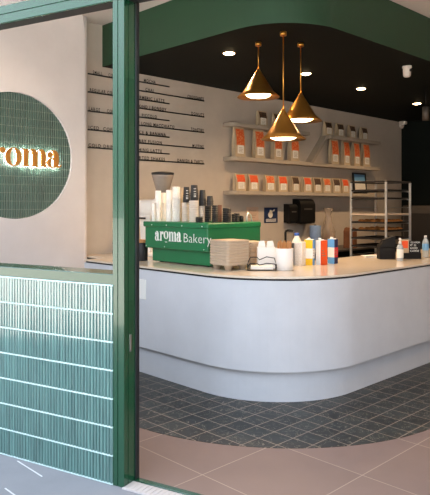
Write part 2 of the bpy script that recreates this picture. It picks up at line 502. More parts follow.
# low front wall clad in pale finger tiles
mb = MB()
mb.at(FM).mi(2).box((-3.1, .0, 0), (-.076, .125, 1.105)).mi(1)
for i in range(8):
    z = .005 + .1568 * i; mb.box((-3.1, -.0055, max(0, z - .0045)), (-.076, .0, min(1.106, z + .0045)))
mb.mi(0); finger_tiles(mb, -3.097, -.080, 7, .005, .0229, .1568, FM, .0095, .0030, .010, jit=.22)
mb.mi(1); mb.at(FM).box((-.0815, .003, 0), (-.076, .02, 1.105))
struct(mb.build('wall_front', ['tile_aqua', 'grout_pale', 'grout_teal'], fix=False))

# header wall above the openings (outside face pale) and the wall beside the opening
mb = MB(); mb.at(FM).box((-3.3, .01, 3.40), (3.9, .125, ZC))
struct(mb.build('wall_header', 'shop_white'))

# green window frame round an open servery: post, head beam, sill rail
win = struct(thing('window_1', None, None, (FO.x, FO.y, 0), FRZ))
post = [(-.078, 0), (-.046, 0), (-.046, .006), (-.040, .006), (-.040, 0), (0, 0), (0, .034), (-.005, .034), (-.005, .040), (0, .040),
        (0, .078), (-.004, .082), (-.004, .104), (-.078, .104)]
MB().prism(post, 0, 2.69).build('post', 'frame_green', win)
MB().box((-.070, .104, 0), (.004, .138, 2.715), .003).build('door_seal', 'gasket_and_shade', win)
mb = MB(); mb.box((-.0005, .050, .735), (.003, .066, .83), .001); lk = mb.build('lock_plate', 'steel', win)
beam = [(.004, 2.786), (0, 2.782), (0, 2.735), (.006, 2.732), (.006, 2.728), (0, 2.725), (0, 2.680), (.004, 2.676), (.085, 2.680), (.085, 2.786)]
mb = MB(); mb.loft([[(u, p[0], p[1]) for p in beam] for u in (-3.1, 3.6)]); mb.build('head_beam', 'frame_green', win)
MB().box((-3.1, .012, 2.6755), (3.6, .085, 2.6805)).box((-3.1, .085, 2.69), (3.6, .138, 2.786)).build('head_seal_and_shade', 'gasket_and_shade', win)  # thin dark strip paints the beam's shaded underside; the seal sits behind it
sill = [(0, 1.108), (0, 1.160), (.004, 1.164), (.131, 1.170), (.135, 1.166), (.135, 1.108)]
mb = MB(); mb.loft([[(u, p[0], p[1]) for p in sill] for u in (-3.02, -.0785)]); mb.build('sill_rail', 'frame_green', win)
MB().prism([(-3.1, 0), (-3.02, 0), (-3.02, .135), (-3.1, .135)], 0, 2.69).build('post', 'frame_green', win)
MB().box((-3.1, .060, 2.786), (3.6, .068, 3.40)).build('transom_pane', 'clear_glass', win)
# threshold: green sill track and ribbed metal strip before it
mb = MB(); mb.at(FM).box((.004, .085, -.002), (3.6, .125, .012), .003)
struct(mb.build('trim_2', 'frame_green'))
mb = MB(); mb.at(FM).box((-.004, -.012, -.002), (3.6, .083, .006))
for i in range(120):
    u = .01 + i * .03
    if u > 3.55: break
    mb.box((u, -.008, .006), (u + .014, .079, .009))
struct(mb.build('trim_3', 'tactile'))

# ceiling and the dark bulkhead over the counter
struct(MB().prism([fac(-3.3), fac(3.9), (XR + .15, YB + .15), (XW - .15, YB + .15)], ZC, ZC + .1).build('ceiling', 'ceiling_paint'))
# unseen masses for storeys above and neighbouring shopfronts, added to shade the pavement
mb = MB(); mb.at(FM).box((-14, .01, ZC + .1), (14, 9, 6.6)); mb.box((-14, .01, -.05), (-3.36, 9, ZC + .1)); mb.box((3.95, .01, -.05), (14, 9, ZC + .1))
struct(mb.build('shade_facade', 'shop_white'))
YF, XF, RF = 3.985, -3.165, .62
pl = [(XW, YF), (XF - RF, YF)] + arc(XF - RF, YF + RF, RF, -pi / 2, 0, 24) + [(XF, YB), (XW, YB)]
mb = MB()
mb.loft([[(p[0], p[1], ZS) for p in pl], [(p[0], p[1], ZC) for p in pl]], False, False)
mb.mi(1); mb.add([(p[0], p[1], ZS) for p in pl], [tuple(range(len(pl)))])
mb.mi(0)
o = mb.build('ceiling_bulkhead', ['bulkhead_green', 'bulkhead_dark']); struct(o)

# ================================================================== COUNTER
def lpath(yf, xr, r, xl, xin, yin, yend):
    xn = -5.43   # the front run stops short of the entrance wall; the rest passes behind its rounded end
    return ([(xn, yf), (xr - r, yf)] + arc(xr - r, yf + r, r, -pi / 2, 0, 24) + [(xr, yend), (xin, yend), (xin, yin), (xl, yin), (xl, YE + .003), (xn, YE + .003)])
CT = thing('service_counter', 'pale rendered L-shaped service counter with rounded corner and stone top', 'counter', (-4.0, 4.0, 0))
LM = T(4.0, -4.0, 0)
MB().at(LM).prism(lpath(3.493, -2.84, .84, XW + .01, -3.66, 4.44, 8.6), .0025, .25).build('kick', 'counter_render', CT)
MB().at(LM).prism(lpath(3.45, -2.78, .88, XW + .005, -3.70, 4.47, 8.7), .25, .957).build('body', 'counter_render', CT)
MB().at(LM).prism(lpath(3.47, -2.80, .87, XW + .01, -3.69, 4.46, 8.68), .957, .974).build('shadow_gap', 'shadow_gap', CT)
MB().at(LM).prism(lpath(3.445, -2.775, .885, XW + .002, -3.71, 4.48, 8.705), .974, .990).build('countertop', 'quartz', CT)
ZT = .990
mb = MB(); mb.box((-.065, -.008, -.09), (.065, 0, .09), .002)
sw = mb.build('power_outlet', 'white_vinyl', None, (-4.475, 3.449, .78))
tag(sw, 'white double outlet plate on the counter front beside the green post', 'outlet')
# back bench along the menu wall
BC = thing('back_bench', 'low bench with dark front along the menu wall behind the counter', 'counter', (-5.58, 7.4, 0))
MB().box((-.315, -2.6, .0025), (.26, 2.3, .84)).build('body', 'wall_dark', BC)
MB().box((-.315, -2.62, .84), (.30, 2.32, .87), .004).build('countertop', 'oven_steel', BC)
ZB = .87

# ================================================================== WALL SIGN
SG = thing('wall_sign', 'gold halo-lit lettering reading "aroma" on the round green tile panel', 'sign', (XS - .03, 2.86, 1.93))
XH = .178
cur = 2.735 - (GLYPH['r'][0] + GLYPH['a'][0] + .03) * XH
for ch in 'aroma':
    gm_ = Matrix(((0, 0, 1, .035), (XH, 0, 0, cur - 2.86), (0, XH, 0, 0), (0, 0, 0, 1)))
    lt = glyph_mb(MB(), ch, gm_, .022).build('letter', 'sign_gold', SG)
    hm = Matrix(((0, 0, 1, .030), (XH, 0, 0, cur - 2.86), (0, XH, 0, 0), (0, 0, 0, 1)))
    glyph_mb(MB(), ch, hm, .004).build('backlight', 'halo_led', lt)
    cur += (GLYPH[ch][0] + .012) * XH

# ================================================================== MENU RAILS
def rail(string, y0, y1, z, second=None, ty=None, ty2=None, label=None):
    yc = (y0 + y1) / 2
    t = thing('menu_rail', label, 'menu', (XW, yc, z), 0, 'menu letter rails on the plaster wall')
    MB().box((0, y0 - yc, -.007), (.014, y1 - yc, .007), .002).build('rail', 'black_metal', t)
    mb = MB()
    a0, a1 = ty if ty else (y0 + .02, y1 - .02)
    text_mb(mb, string, a1 - a0, .040, (.004, a0 - yc, .007), (0, 1, 0), (0, 0, 1), .004, bold=.018, space=1.25)
    mb.build('lettering', 'black_letter', t)
    if second:
        mb = MB(); a0, a1 = ty2
        text_mb(mb, second, a1 - a0, .040, (.004, a0 - yc, .007), (0, 1, 0), (0, 0, 1), .004, bold=.018, space=1.25)
        mb.build('lettering', 'black_letter', t)
def wy(px): return onx(px, 150, XW).y
zl = [3.030, 2.845, 2.655, 2.462, 2.275]
ZR = [onx(137.8, y, XW).z for y in (81.5, 90.4, 99.2, 108.1, 116.9, 125.2, 134.2, 142.9, 151.7, 159.8)]
LEFT = [('SMALL     COFFEE', 92.5), ('REGULAR COFFEE', 89.5), ('LARGE     COFFEE', 88.5), ('ICED  COFFEE', 88.3), ('COLD DRINKS', 88)]
lefty = [onx(87.8, y, XW).z for y in (73.7, 91.9, 110.9, 129.6, 147.4)]
for (s_, p0), z in zip(LEFT, lefty):
    rail(s_, wy(87.5), wy(121), z, ty=(wy(p0), wy(119)), label='black menu rail reading "%s", left of the green post' % ' '.join(s_.split()))
RIGHT = [('MOCHA', None, 143.5, 155.3), ('CHAI', 'CROISSANTS', 145, 153), ('TURMERIC LATTE', None, 134, 164), ('ALMOND / BONSOY', 'DONUTS', 131, 166),
         ('PICCOLO', None, 141.5, 156.5), ('SHORT / LONG MACCHIATO', 'TOASTIES', 124, 174), ('SPICE & BANANA', None, 133, 165.5), ('BERRY FUSION', 'MUFFINS', 134, 161.5),
         ('STEAMING LATTE', None, 128, 161.5), ('ASSORTED SHAKES', 'DANISH & TARTS', 128, 164.5)]
SEC = {1: (187, 203.5), 3: (191, 203.7), 5: (190.5, 203.2), 7: (192, 203.2), 9: (177, 203)}
for i, (s_, s2, p0, p1) in enumerate(RIGHT):
    long = i % 2 == 1
    rail(s_, wy(127), wy(203.8 if long else 169), ZR[i], s2, (wy(p0), wy(p1)), (wy(SEC[i][0]), wy(SEC[i][1])) if long else None,
         'black menu rail reading "%s"%s, right of the green post' % (s_, ' and "%s"' % s2 if s2 else ''))

# ================================================================== SHELVES
def board(mb, y0, y1, z0, z1, round_left=True, round_right=False):
    r_ = .12; x1 = .20
    poly = [(0, y0)]
    if round_left: poly += arc(x1 - r_, y0 + r_, r_, -pi / 2, 0, 8)
    else: poly += [(x1, y0)]
    if round_right: poly += arc(x1 - r_, y1 - r_, r_, 0, pi / 2, 8)
    else: poly += [(x1, y1)]
    poly += [(0, y1)]
    return mb.prism(poly, z0, z1)
YA, YZ = 5.93, 9.66
ZU, ZL, ZBT = 2.655, 2.195, 1.735      # top faces of the boards
TH = .05
SH = thing('wall_shelf', 'stepped two-tier plaster shelf with a slanted link, upper on the menu wall', 'shelf', (XW, 7.7, 2.1))
def sy(px): return onx(px, 150, -5.72).y
yd0, yd1 = sy(315), sy(331)
board(MB(), YA - 7.7, sy(309) - 7.7, ZU - TH - 2.1, ZU - 2.1).build('board', 'shelf_paint', SH)
board(MB(), YA - 7.7, YZ - 7.7, ZL - TH - 2.1, ZL - 2.1).build('board', 'shelf_paint', SH)
board(MB(), yd1 - 7.7 - .02, YZ - 7.7, ZU - TH - 2.1, ZU - 2.1, False).build('board', 'shelf_paint', SH)
mb = MB(); q = [(yd0 - .03, ZL), (yd0 + .03, ZL), (yd1 + .03, ZU), (yd1 - .03, ZU)]
mb.loft([[(x, p[0] - 7.7, p[1] - 2.1) for p in q] for x in (0, .13)]); mb.build('slanted_link', 'shelf_paint', SH)
SB = thing('wall_shelf', 'long straight plaster shelf, lowest on the menu wall, above the paper towel', 'shelf', (XW, 7.7, 1.7))
board(MB(), YA - 7.7, 9.75 - 7.7, ZBT - TH - 1.7, ZBT - 1.7).build('board', 'shelf_paint', SB)

# coffee bags
def make_bag(w_, h_, dep, prn, split, label, dark_top=False):
    t = thing('coffee_bag', label, 'bag', (0, 0, 0), 0)
    hw = w_ / 2; hd = dep / 2
    mb = MB()
    # gusseted bag: full depth at the base, flat crimped and folded top
    prof = [(0, hd * .92, hw * .97), (.01, hd, hw), (h_ * .62, hd * .95, hw), (h_ * .90, hd * .42, hw * .99), (h_ * .93, hd * .34, hw), (h_, hd * .32, hw)]
    rings = []
    for z, dd, ww in prof:
        gus = min(ww * .25, .02) if .02 < z < h_ * .85 else 0
        rings.append([(dd, -ww, z), (dd * 1.04, 0, z), (dd, ww, z), (0, ww - gus, z), (-dd, ww, z), (-dd * 1.04, 0, z), (-dd, -ww, z), (0, -ww + gus, z)])
    mb.loft(rings).build('body', 'bag_kraft', t)
    def fx(z):   # front face depth at height z
        for (z0, d0, _), (z1, d1, _) in zip(prof, prof[1:]):
            if z <= z1: return d0 + (d1 - d0) * (z - z0) / (z1 - z0)
        return prof[-1][1]
    def panel(z0, z1, ww, e):
        m = MB(); zs = [z0 + (z1 - z0) * i / 6 for i in range(7)]
        fr = [[(fx(z) * (1.04 if abs(y) < .3 else 1.02) + e, y * ww, z) for y in (-1, 0, 1)] for z in zs]
        bk = [[(p[0] - .002, p[1], p[2]) for p in r_] for r_ in fr]
        for A in (fr, bk):
            m.add([p for r_ in A for p in r_], [(i * 3 + j, i * 3 + j + 1, i * 3 + j + 4, i * 3 + j + 3) for i in range(6) for j in range(2)])
        return m
    panel(h_ * split, h_ * .93, hw * .80, .003).build('printed_panel', prn, t)
    st = panel(h_ * .12, h_ * (split + .02), hw * .62, .004).build('label_sticker', 'label_white', t)
    m = MB()
    for k in range(4):
        z = h_ * (.17 + (split - .20) * k / 4)
        m.box((fx(z) * 1.04 + .0035, -hw * .4, z), (fx(z) * 1.04 + .0062, hw * (.42 - .1 * (k % 2)), z + h_ * .012))
    m.build('print_lines', 'label_ink', st)
    return t
protos = {}
def place_bag(kind, px0, px1, zt, label, group):
    a, b_ = onx(px0, 150, -5.76).y, onx(px1, 150, -5.76).y
    loc = (-5.81 + random.uniform(-.008, .008), (a + b_) / 2, zt + .0005)
    rz = random.uniform(-.06, .06)
    if kind not in protos:
        args = {'small_orange': (.196, .240, .07, 'print_solid', .50), 'small_dark': (.190, .240, .07, 'print_dark', .50),
                'small_wave': (.196, .240, .07, 'print_orange', .50), 'tall': (.196, .415, .075, 'print_orange', .38),
                'top': (.186, .225, .065, 'print_dark', .54)}[kind]
        t = make_bag(*args, label); protos[kind] = t
        t.location = loc; t.rotation_euler.z = rz; t['group'] = group
    else: dup(protos[kind], loc, rz, label, group)
ordn = ['first', 'second', 'third', 'fourth', 'fifth', 'sixth', 'seventh', 'eighth', 'ninth', 'tenth']
low = [('small_orange', 237, 247.8), ('small_orange', 249.6, 260.2), ('small_wave', 266.2, 276.6), ('small_orange', 279, 289), ('small_dark', 291.6, 301.4),
       ('small_orange', 303.6, 313.4), ('small_dark', 314.8, 323.2), ('small_wave', 324.2, 332), ('small_dark', 334, 341.2), ('small_orange', 342.6, 350.6)]
desc = {'small_orange': 'short kraft coffee bag with orange label top', 'small_dark': 'short kraft coffee bag with dark brown label top', 'small_wave': 'short kraft coffee bag with mottled orange label top'}
for i, (k, a, b_) in enumerate(low):
    place_bag(k, a, b_, ZBT, '%s, %s from left on the lowest shelf' % (desc[k].replace('short kraft coffee bag', 'coffee bag'), ordn[i]), 'coffee bags on the lowest shelf')
for i, (a, b_) in enumerate([(235.2, 247), (256, 266.8), (274, 284.6), (290.3, 301.2)]):
    place_bag('tall', a, b_, ZL, 'tall orange patterned coffee bag, %s from left under the brass pendants' % ordn[i], 'tall coffee bags on the middle shelf')
for i, (a, b_) in enumerate([(331.3, 340.4), (343, 352.4), (353.8, 362.2), (363.4, 371.8)]):
    place_bag('tall', a, b_, ZL, 'tall orange coffee bag, %s from left, right of the slanted shelf link' % ordn[i], 'tall coffee bags on the middle shelf')
for i, (a, b_) in enumerate([(259.2, 269.6), (274.2, 284.6), (289.6, 299.4)]):
    place_bag('top', a, b_, ZU, 'dark labelled coffee bag, %s from left on the top left board, behind pendants' % ordn[i], 'coffee bags on the top boards')
for i, (a, b_) in enumerate([(325.6, 335), (337.3, 346.6), (349.4, 358.4), (361.4, 370.4)]):
    place_bag('top', a, b_, ZU, 'dark labelled coffee bag, %s from left on the top right board' % ordn[i], 'coffee bags on the top boards')
# framed certificate leaning on the lowest shelf
sy2 = lambda px: onx(px, 150, -5.80).y
yc = (sy2(355.5) + sy2(368.3)) / 2; hw = (sy2(368.3) - sy2(355.5)) / 2
FRM = thing('picture_frame', 'black framed certificate leaning at the right end of the lowest shelf', 'frame', (-5.83, yc, ZBT + .001))
FRM.rotation_euler.y = radians(-5)
mb = MB()
mb.box((-.01, -hw, 0), (.012, hw, .03)); mb.box((-.01, -hw, .33), (.012, hw, .36)); mb.box((-.01, -hw, .03), (.012, -hw + .03, .33)); mb.box((-.01, hw - .03, .03), (.012, hw, .33))
mb.build('frame', 'black_metal', FRM)
MB().box((-.008, -hw + .03, .03), (.004, hw - .03, .22)).build('certificate', 'label_white', FRM)
MB().box((-.008, -hw + .03, .22), (.004, hw - .03, .33)).build('picture', 'bottle_blue', FRM)

# ================================================================== LIGHTS IN THE BULKHEAD
def downlight(p, label, z=ZS, watts=DOWN_W, group='recessed downlights in the dark bulkhead'):
    t = thing('downlight', label, 'light', (p.x, p.y, z), 0, group)
    MB().lathe([(.060, -.004), (.070, -.004), (.070, 0), (.060, 0)], 24, cap=False).build('trim_ring', 'brass', t)
    MB().lathe([(.060, -.001), (.058, -.006), (.045, -.012), (.02, -.016), (.004, -.017)], 24).build('diffuser', 'downlight_glow', t)
    spot('downlight_beam', t, (0, 0, -.03), watts, radians(140), .8)
for q, lb in (((229, 53), 'round warm downlight nearest the menu lettering, left of the pendants'), ((306, 73.5), 'round warm downlight beside the rightmost pendant rod'),
              ((361, 88.5), 'round warm downlight above the right shelf bags'), ((417, 103.5), 'round warm downlight nearest the back wall, beside the ceiling camera')):
    downlight(onz(*q, ZS), lb)
for (x, y, lb) in ((-4.75, 2.55, 'added unseen downlight in the pale ceiling before the round sign'), (-1.3, 4.0, 'added unseen downlight in the pale ceiling over the customer side, nearest the door'),
                   (-1.3, 6.4, 'added unseen downlight in the pale ceiling, middle of the customer side'), (-1.3, 8.8, 'added unseen downlight in the pale ceiling near the back wall')):
    downlight(Vector((x, y, 0)), lb, ZC, ROOM_W * (.65 if x < -4 else 1), 'added unseen downlights in the pale ceiling')  # unseen fill lamps added out of frame to warm walls and ceiling
# brass pendants
def make_pendant(mount, z_apex, label):
    t = thing('pendant_lamp', label, 'lamp', (mount.x, mount.y, ZS), 0, 'brass cone pendants')
    MB().lathe([(.030, -.035), (.030, 0)], 20).build('ceiling_canopy', 'brass', t)
    L_ = ZS - z_apex
    MB().lathe([(.0055, -L_), (.0055, -.03)], 10).build('rod', 'brass', t)
    zb = -L_ - .262
    R_ = .204
    mb = MB()
    pr = [(.013, -L_ + .012), (.016, -L_), (.022, -L_ - .012), (.150, -L_ - .215), (R_, zb), (R_, zb - .004), (.150, zb + .012), (.128, zb + .022)]
    mb.lathe(pr, 48, cap=False); mb.build('shade', 'brass', t)
    MB().lathe([(.120, zb + .030), (.120, zb + .020), (.114, zb + .010), (.09, zb - .002), (.05, zb - .009), (.01, zb - .011)], 32).build('diffuser', 'lamp_glow', t)
    spot('pendant_bulb', t, (0, 0, zb - .045), PEND_W, radians(150), .6)
    return t
for (q, za, lb) in (((258.4, 42.3), 2.850, 'brass cone pendant, leftmost and highest of the three'), ((283.3, 31.9), 2.405, 'brass cone pendant hanging lowest and nearest, middle rod of the three'),
                    ((300.7, 43), 2.622, 'brass cone pendant on the right, half behind the lowest one')):
    make_pendant(onz(*q, ZS), za, lb)

# cameras under the bulkhead
p = onz(407, 66, ZS)
sc_ = thing('security_camera', 'white dome security camera under the dark bulkhead edge', 'camera', (p.x, p.y, ZS))
MB().lathe([(.052, 0), (.055, -.02), (.046, -.028), (.042, -.11), (.030, -.125), (.01, -.13)], 20).build('housing', 'camera_white', sc_)
MB().at(Matrix.Rotation(radians(0), 4, 'Z')).box((.030, -.018, -.07), (.052, .018, -.04), .004).build('lens', 'black_metal', sc_)
p = Vector((-5.80, YB - .12, ZS - .0))
s2 = thing('security_camera', 'small white security camera in the corner above the menu wall end', 'camera', (p.x, p.y, ZS))
MB().box((-.06, -.05, -.06), (.06, .05, 0), .01).build('mount', 'camera_white', s2)
MB().at(T(-.02, -.02, -.06)).lathe([(.045, 0), (.04, -.05), (.02, -.075)], 14).build('housing', 'camera_white', s2)
p = Vector((-3.85, 7.65, ZS))
sp_ = thing('spot_pendant', 'dark cylinder spot hanging on a thin rod at the far right', 'lamp', tuple(p))
MB().lathe([(.006, -.28), (.006, 0)], 8).build('rod', 'black_metal', sp_)
MB().lathe([(.045, -.46), (.045, -.28), (.02, -.27)], 16).build('housing', 'oven_steel', sp_)

# ================================================================== ON THE LEFT COUNTER
# branded espresso machine: stepped green body
MX0, MX1, MY0, MY1 = -4.80, -3.91, 3.74, 4.44
ZM = 1.385
EM = thing('espresso_machine', 'green espresso machine with white "aroma Bakery" lettering on its back panel', 'coffee machine', (-4.35, 4.05, ZT))
def em(x, y, z): return (x + 4.35, y - 4.05, z - ZT)
MB().box(em(MX0 + .05, MY0 + .05, ZT + .012), em(MX1 - .02, MY1 - .03, 1.13), .006).build('lower_body', 'machine_green', EM)
mb = MB(); mb.box(em(MX0, MY0, 1.13), em(MX1, MY1, ZM - .035), .006); up = mb.build('upper_body', 'machine_green', EM)
MB().box(em(MX0 - .02, MY0 - .012, ZM - .05), em(MX1 + .01, MY1, ZM), .008).build('top_rail', 'machine_green', EM)
mb = MB()
for x in (MX0 + .12, MX0 + .34, MX0 + .56, MX1 - .06):
    mb.at(T(*em(x, MY0 - .012, ZM - .030)) @ Matrix.Rotation(radians(90), 4, 'X')).lathe([(.006, 0), (.006, .003), (.003, .004)], 10)
for x in (MX0 + .02, MX0 + .30, MX1 - .05):
    mb.at(T(*em(x, MY0, 1.15)) @ Matrix.Rotation(radians(90), 4, 'X')).lathe([(.005, 0), (.005, .003), (.003, .004)], 10)
mb.build('rivets', 'bright_steel', EM)
for i, (x, y) in enumerate(((MX0 + .12, MY0 + .12), (MX1 - .1, MY0 + .12), (MX0 + .12, MY1 - .1), (MX1 - .1, MY1 - .1))):
    MB().lathe([(.02, 0), (.025, .014)], 12, em(x, y, ZT)).build('foot', 'black_metal', EM)
# lettering on the front
xa0 = ony(155.2, 240, MY0).x; xa1 = ony(181.6, 240, MY0).x
tot = sum(GLYPH[c][0] for c in 'aroma') + .04 * 4
k = (xa1 - xa0) / tot; hz = .090; zb_ = 1.205
mb = MB(); cx = xa0
for i, ch in enumerate('aroma'):
    sc2 = .82 if ch == 'o' else 1
    lift = .02 if ch == 'o' else 0
    M_ = Matrix(((k, 0, 0, cx + 4.35), (0, 0, -1, MY0 - .001 - 4.05), (0, hz * sc2, 0, zb_ + lift - ZT), (0, 0, 0, 1)))
    glyph_mb(mb, ch, M_, .002)
    if ch == 'o':
        mb.at(Matrix(((k, 0, 0, cx + 4.35), (0, 0, -1, MY0 - .001 - 4.05), (0, hz, 0, zb_ - ZT), (0, 0, 0, 1))))
        mb.strip([(.28, -.06), (.70, -.06)], [(.28, -.13), (.70, -.13)], .002)
    cx += (GLYPH[ch][0] + .04) * k
xb0 = ony(184, 240, MY0).x; xb1 = ony(211.5, 240, MY0).x
mb.at(Matrix.Identity(4))
text_mb(mb, 'Bakery', xb1 - xb0, .088, em(xb0, MY0 - .001, zb_), (1, 0, 0), (0, 0, 1), .002, bold=-.014)
mb.build('lettering', 'white_vinyl', up)
mb = MB(); p = em(MX1 - .05, MY1 - .14, ZM)
mb.tube([(p[0], p[1], p[2] - .01), (p[0], p[1], p[2] + .05), (p[0] - .01, p[1] + .03, p[2] + .09), (p[0] - .02, p[1] + .08, p[2] + .06), (p[0] - .02, p[1] + .10, p[2] - .02)], .007)
mb.build('steam_wand', 'bright_steel', EM)
MB().lathe([(.02, 0), (.022, .05), (.012, .06)], 12, em(MX1 - .10, MY1 - .16, ZM)).build('tap_knob', 'black_metal', EM)

# nested cups and lids on the machine
def cup_stack(name, px0, px1, y_top, Y, zbase, m_, label, part, inverted=True, rim=.010, step=.014, group='cup and lid stacks on the green machine', taper=.99):
    c = ony((px0 + px1) / 2, 200, Y)
    d = c.x * _v[0] + c.y * _v[1]
    r_ = (px1 - px0) / 2 / FPX * d
    h = hgt(y_top, c.x, c.y) - zbase
    t = thing(name, label, 'cups' if 'cup' in name else 'lids', (c.x, c.y, zbase + .0005), 0, group)
    if part == 'lid':
        n_ = max(2, int(h / .016))
        st = h / n_
        for i in range(n_):
            MB().lathe([(r_ * .80, 0), (r_, .002), (r_, .006), (r_ * .93, .008), (r_ * .90, st - .001)], 18, (0, 0, i * st)).build('lid', m_, t)
    else:
        ch = min(.11, h * .6); n_ = max(1, int((h - ch) / step)); st = (h - ch) / n_ if n_ else 0
        # each nested cup shows its rim band; the topmost shows its whole wall
        for i in range(n_):
            z0 = i * st
            MB().lathe([(r_ * 1.0, z0), (r_ * 1.04, z0 + .002), (r_ * 1.04, z0 + .006), (r_ * .99, z0 + .008), (r_ * .98, z0 + st)], 18).build('cup', m_, t)
        z0 = n_ * st
        MB().lathe([(r_ * 1.0, z0), (r_ * 1.04, z0 + .002), (r_ * 1.04, z0 + .007), (r_ * .985, z0 + .009), (r_ * taper * .93, z0 + ch - .003), (r_ * taper * .88, z0 + ch), (r_ * taper * .85, z0 + ch - .006), (.004, z0 + ch - .006)], 18).build('cup', m_, t)
    return t, r_, h, c
W = 'white paper cup stack on the green machine, '
cup_stack('cup_stack', 151.8, 155.4, 203, 3.80, ZM, 'cup_white', W + 'thin short one at the far left', 'cup')
cup_stack('cup_stack', 155, 161.4, 190.8, 3.86, ZM, 'cup_white', W + 'first tall one from the left', 'cup')
cup_stack('cup_stack', 160.8, 166.4, 192.8, 3.93, ZM, 'cup_white', W + 'second tall one, slightly lower than its neighbours', 'cup')
cup_stack('cup_stack', 165.8, 172.4, 190, 3.88, ZM, 'cup_white', W + 'third tall one from the left', 'cup')
cup_stack('cup_stack', 172, 180.4, 186.8, 3.90, ZM, 'cup_print', W + 'tallest with fine printed pattern', 'cup')
cup_stack('cup_stack', 179.6, 184.6, 188, 4.12, ZM, 'kraft', 'brown paper cup stack half hidden behind the tallest white stack', 'cup')
for (a, b_, yt, m_, lb, ta, tb, tt, Y) in ((181.8, 188.8, 202.6, 'lid_clear', 'pale lid stack, left of the two wide ones', 183, 190, 187, 3.95),
                                     (188.8, 199, 200.6, 'lid_clear', 'pale lid stack, widest, below the tallest black cup', 190.1, 198.4, 185.2, 3.92),
                                     (198.6, 204.4, 206, 'lid_clear', 'pale lid stack, right and lowest, beside the black lids', 199, 206, 190, 4.0),
                                     (204.6, 211.6, 206, 'lid_black', 'black lid stack under the rightmost upturned black cup', 206.4, 213.4, 196, 4.05)):
    t, r_, h, c = cup_stack('lid_stack', a, b_, yt, Y, ZM, m_, lb, 'lid')
    cl = {187: 'upturned black cup stack with pale print, leftmost', 185.2: 'upturned black cup stack with pale print, tallest', 190: 'plain upturned black cup stack, second from right', 196: 'plain upturned black cup stack, rightmost and shortest'}[tt]
    t2, r2, h2, c2 = cup_stack('cup_stack', ta, tb, tt, c.y, ZM + h + .001, 'cup_black', cl, 'cup', taper=.86)
    if tt in (187, 185.2):
        mb = MB(); n0 = Vector((-c2.x, -c2.y)).normalized(); tx = Vector((-n0.y, n0.x))
        for kx in range(4):
            zz = h2 * (.22 + .17 * kx)
            for dx in (-.012, .0):
                q = n0 * (r2 * (1.06 - .12 * kx / 3)) + tx * (dx + .012)
                mb.at(T(q.x, q.y, zz) @ Matrix.Rotation(atan2(n0.y, n0.x), 4, 'Z')).box((-.006, -.003, 0), (.002, .003, .008 if kx else .016))
        mb.build('printed_marks', 'label_white', t2)
B = 'black lid stack on the machine, '
cup_stack('lid_stack', 195.4, 203, 217, 3.82, ZM, 'lid_black', B + 'low one in front of the pale lids', 'lid')
cup_stack('lid_stack', 211.8, 218, 205.2, 3.95, ZM, 'lid_black', B + 'tall left half of the tall pair', 'lid')
cup_stack('lid_stack', 217.2, 222, 205, 4.05, ZM, 'cup_brown', 'dark brown cup stack beside the tall black lids', 'cup')
cup_stack('lid_stack', 222.4, 231.4, 208, 4.05, ZM, 'lid_black', B + 'broad one right of the brown cups', 'lid')
cup_stack('lid_stack', 231.6, 235.4, 214, 4.18, ZM, 'lid_black', B + 'narrow one, between two broader ones', 'lid')
cup_stack('lid_stack', 233.4, 240, 213, 4.22, ZM, 'lid_black', B + 'rightmost, before the pink wall notice', 'lid')

# coffee grinder with a wide hopper, behind and left of the machine
GX, GY = -5.17, 4.27
GR = thing('coffee_grinder', 'white coffee grinder with dark-rimmed wide hopper left of the green machine', 'grinder', (GX, GY, ZT))
MB().box((-.40, -.16, .0), (.10, .12, .04), .01).build('base', 'grinder_white', GR)
MB().loft([[(-.26, -.09, .04), (-.10, -.09, .04), (-.10, .09, .04), (-.26, .09, .04)], [(-.30, -.09, .44), (-.12, -.09, .44), (-.12, .09, .44), (-.30, .09, .44)]]).build('column', 'grinder_white', GR)
R90 = Matrix.Rotation(radians(90), 4, 'Y')
MB().at(T(-.44, 0, .51) @ R90).lathe([(.07, 0), (.095, .03), (.105, .06), (.105, .34), (.085, .37)], 28).build('motor_housing', 'grinder_white', GR)
MB().at(T(-.07, 0, .53) @ R90).lathe([(.11, 0), (.12, .02), (.12, .12), (.10, .14)], 28).build('grind_chamber', 'grinder_white', GR)
hp = MB().lathe([(.05, .62), (.055, .66), (.075, .72), (.115, .86), (.118, .885), (.110, .885), (.07, .72)], 32, cap=False).build('hopper', 'smoke_plastic', GR)
MB().lathe([(.119, .880), (.124, .888), (.124, .905), (.06, .915), (.01, .917)], 32).build('lid', 'black_metal', hp)
MB().at(T(-.30, -.105, .42)).box((-.08, -.02, -.02), (.14, .0, .0), .004).build('spout', 'black_metal', GR)
# canister beside the post
c = onz(143, 261.3, ZT)
CN = thing('canister', 'dark grey canister with pale wooden lid left of the green machine', 'canister', (-4.915, 3.775, ZT))
MB().lathe([(.066, 0), (.070, .006), (.070, .175), (.066, .18)], 26).build('body', 'cup_black', CN)
MB().lathe([(.064, .18), (.068, .184), (.068, .205), (.060, .21)], 26).build('lid', 'wood', CN)

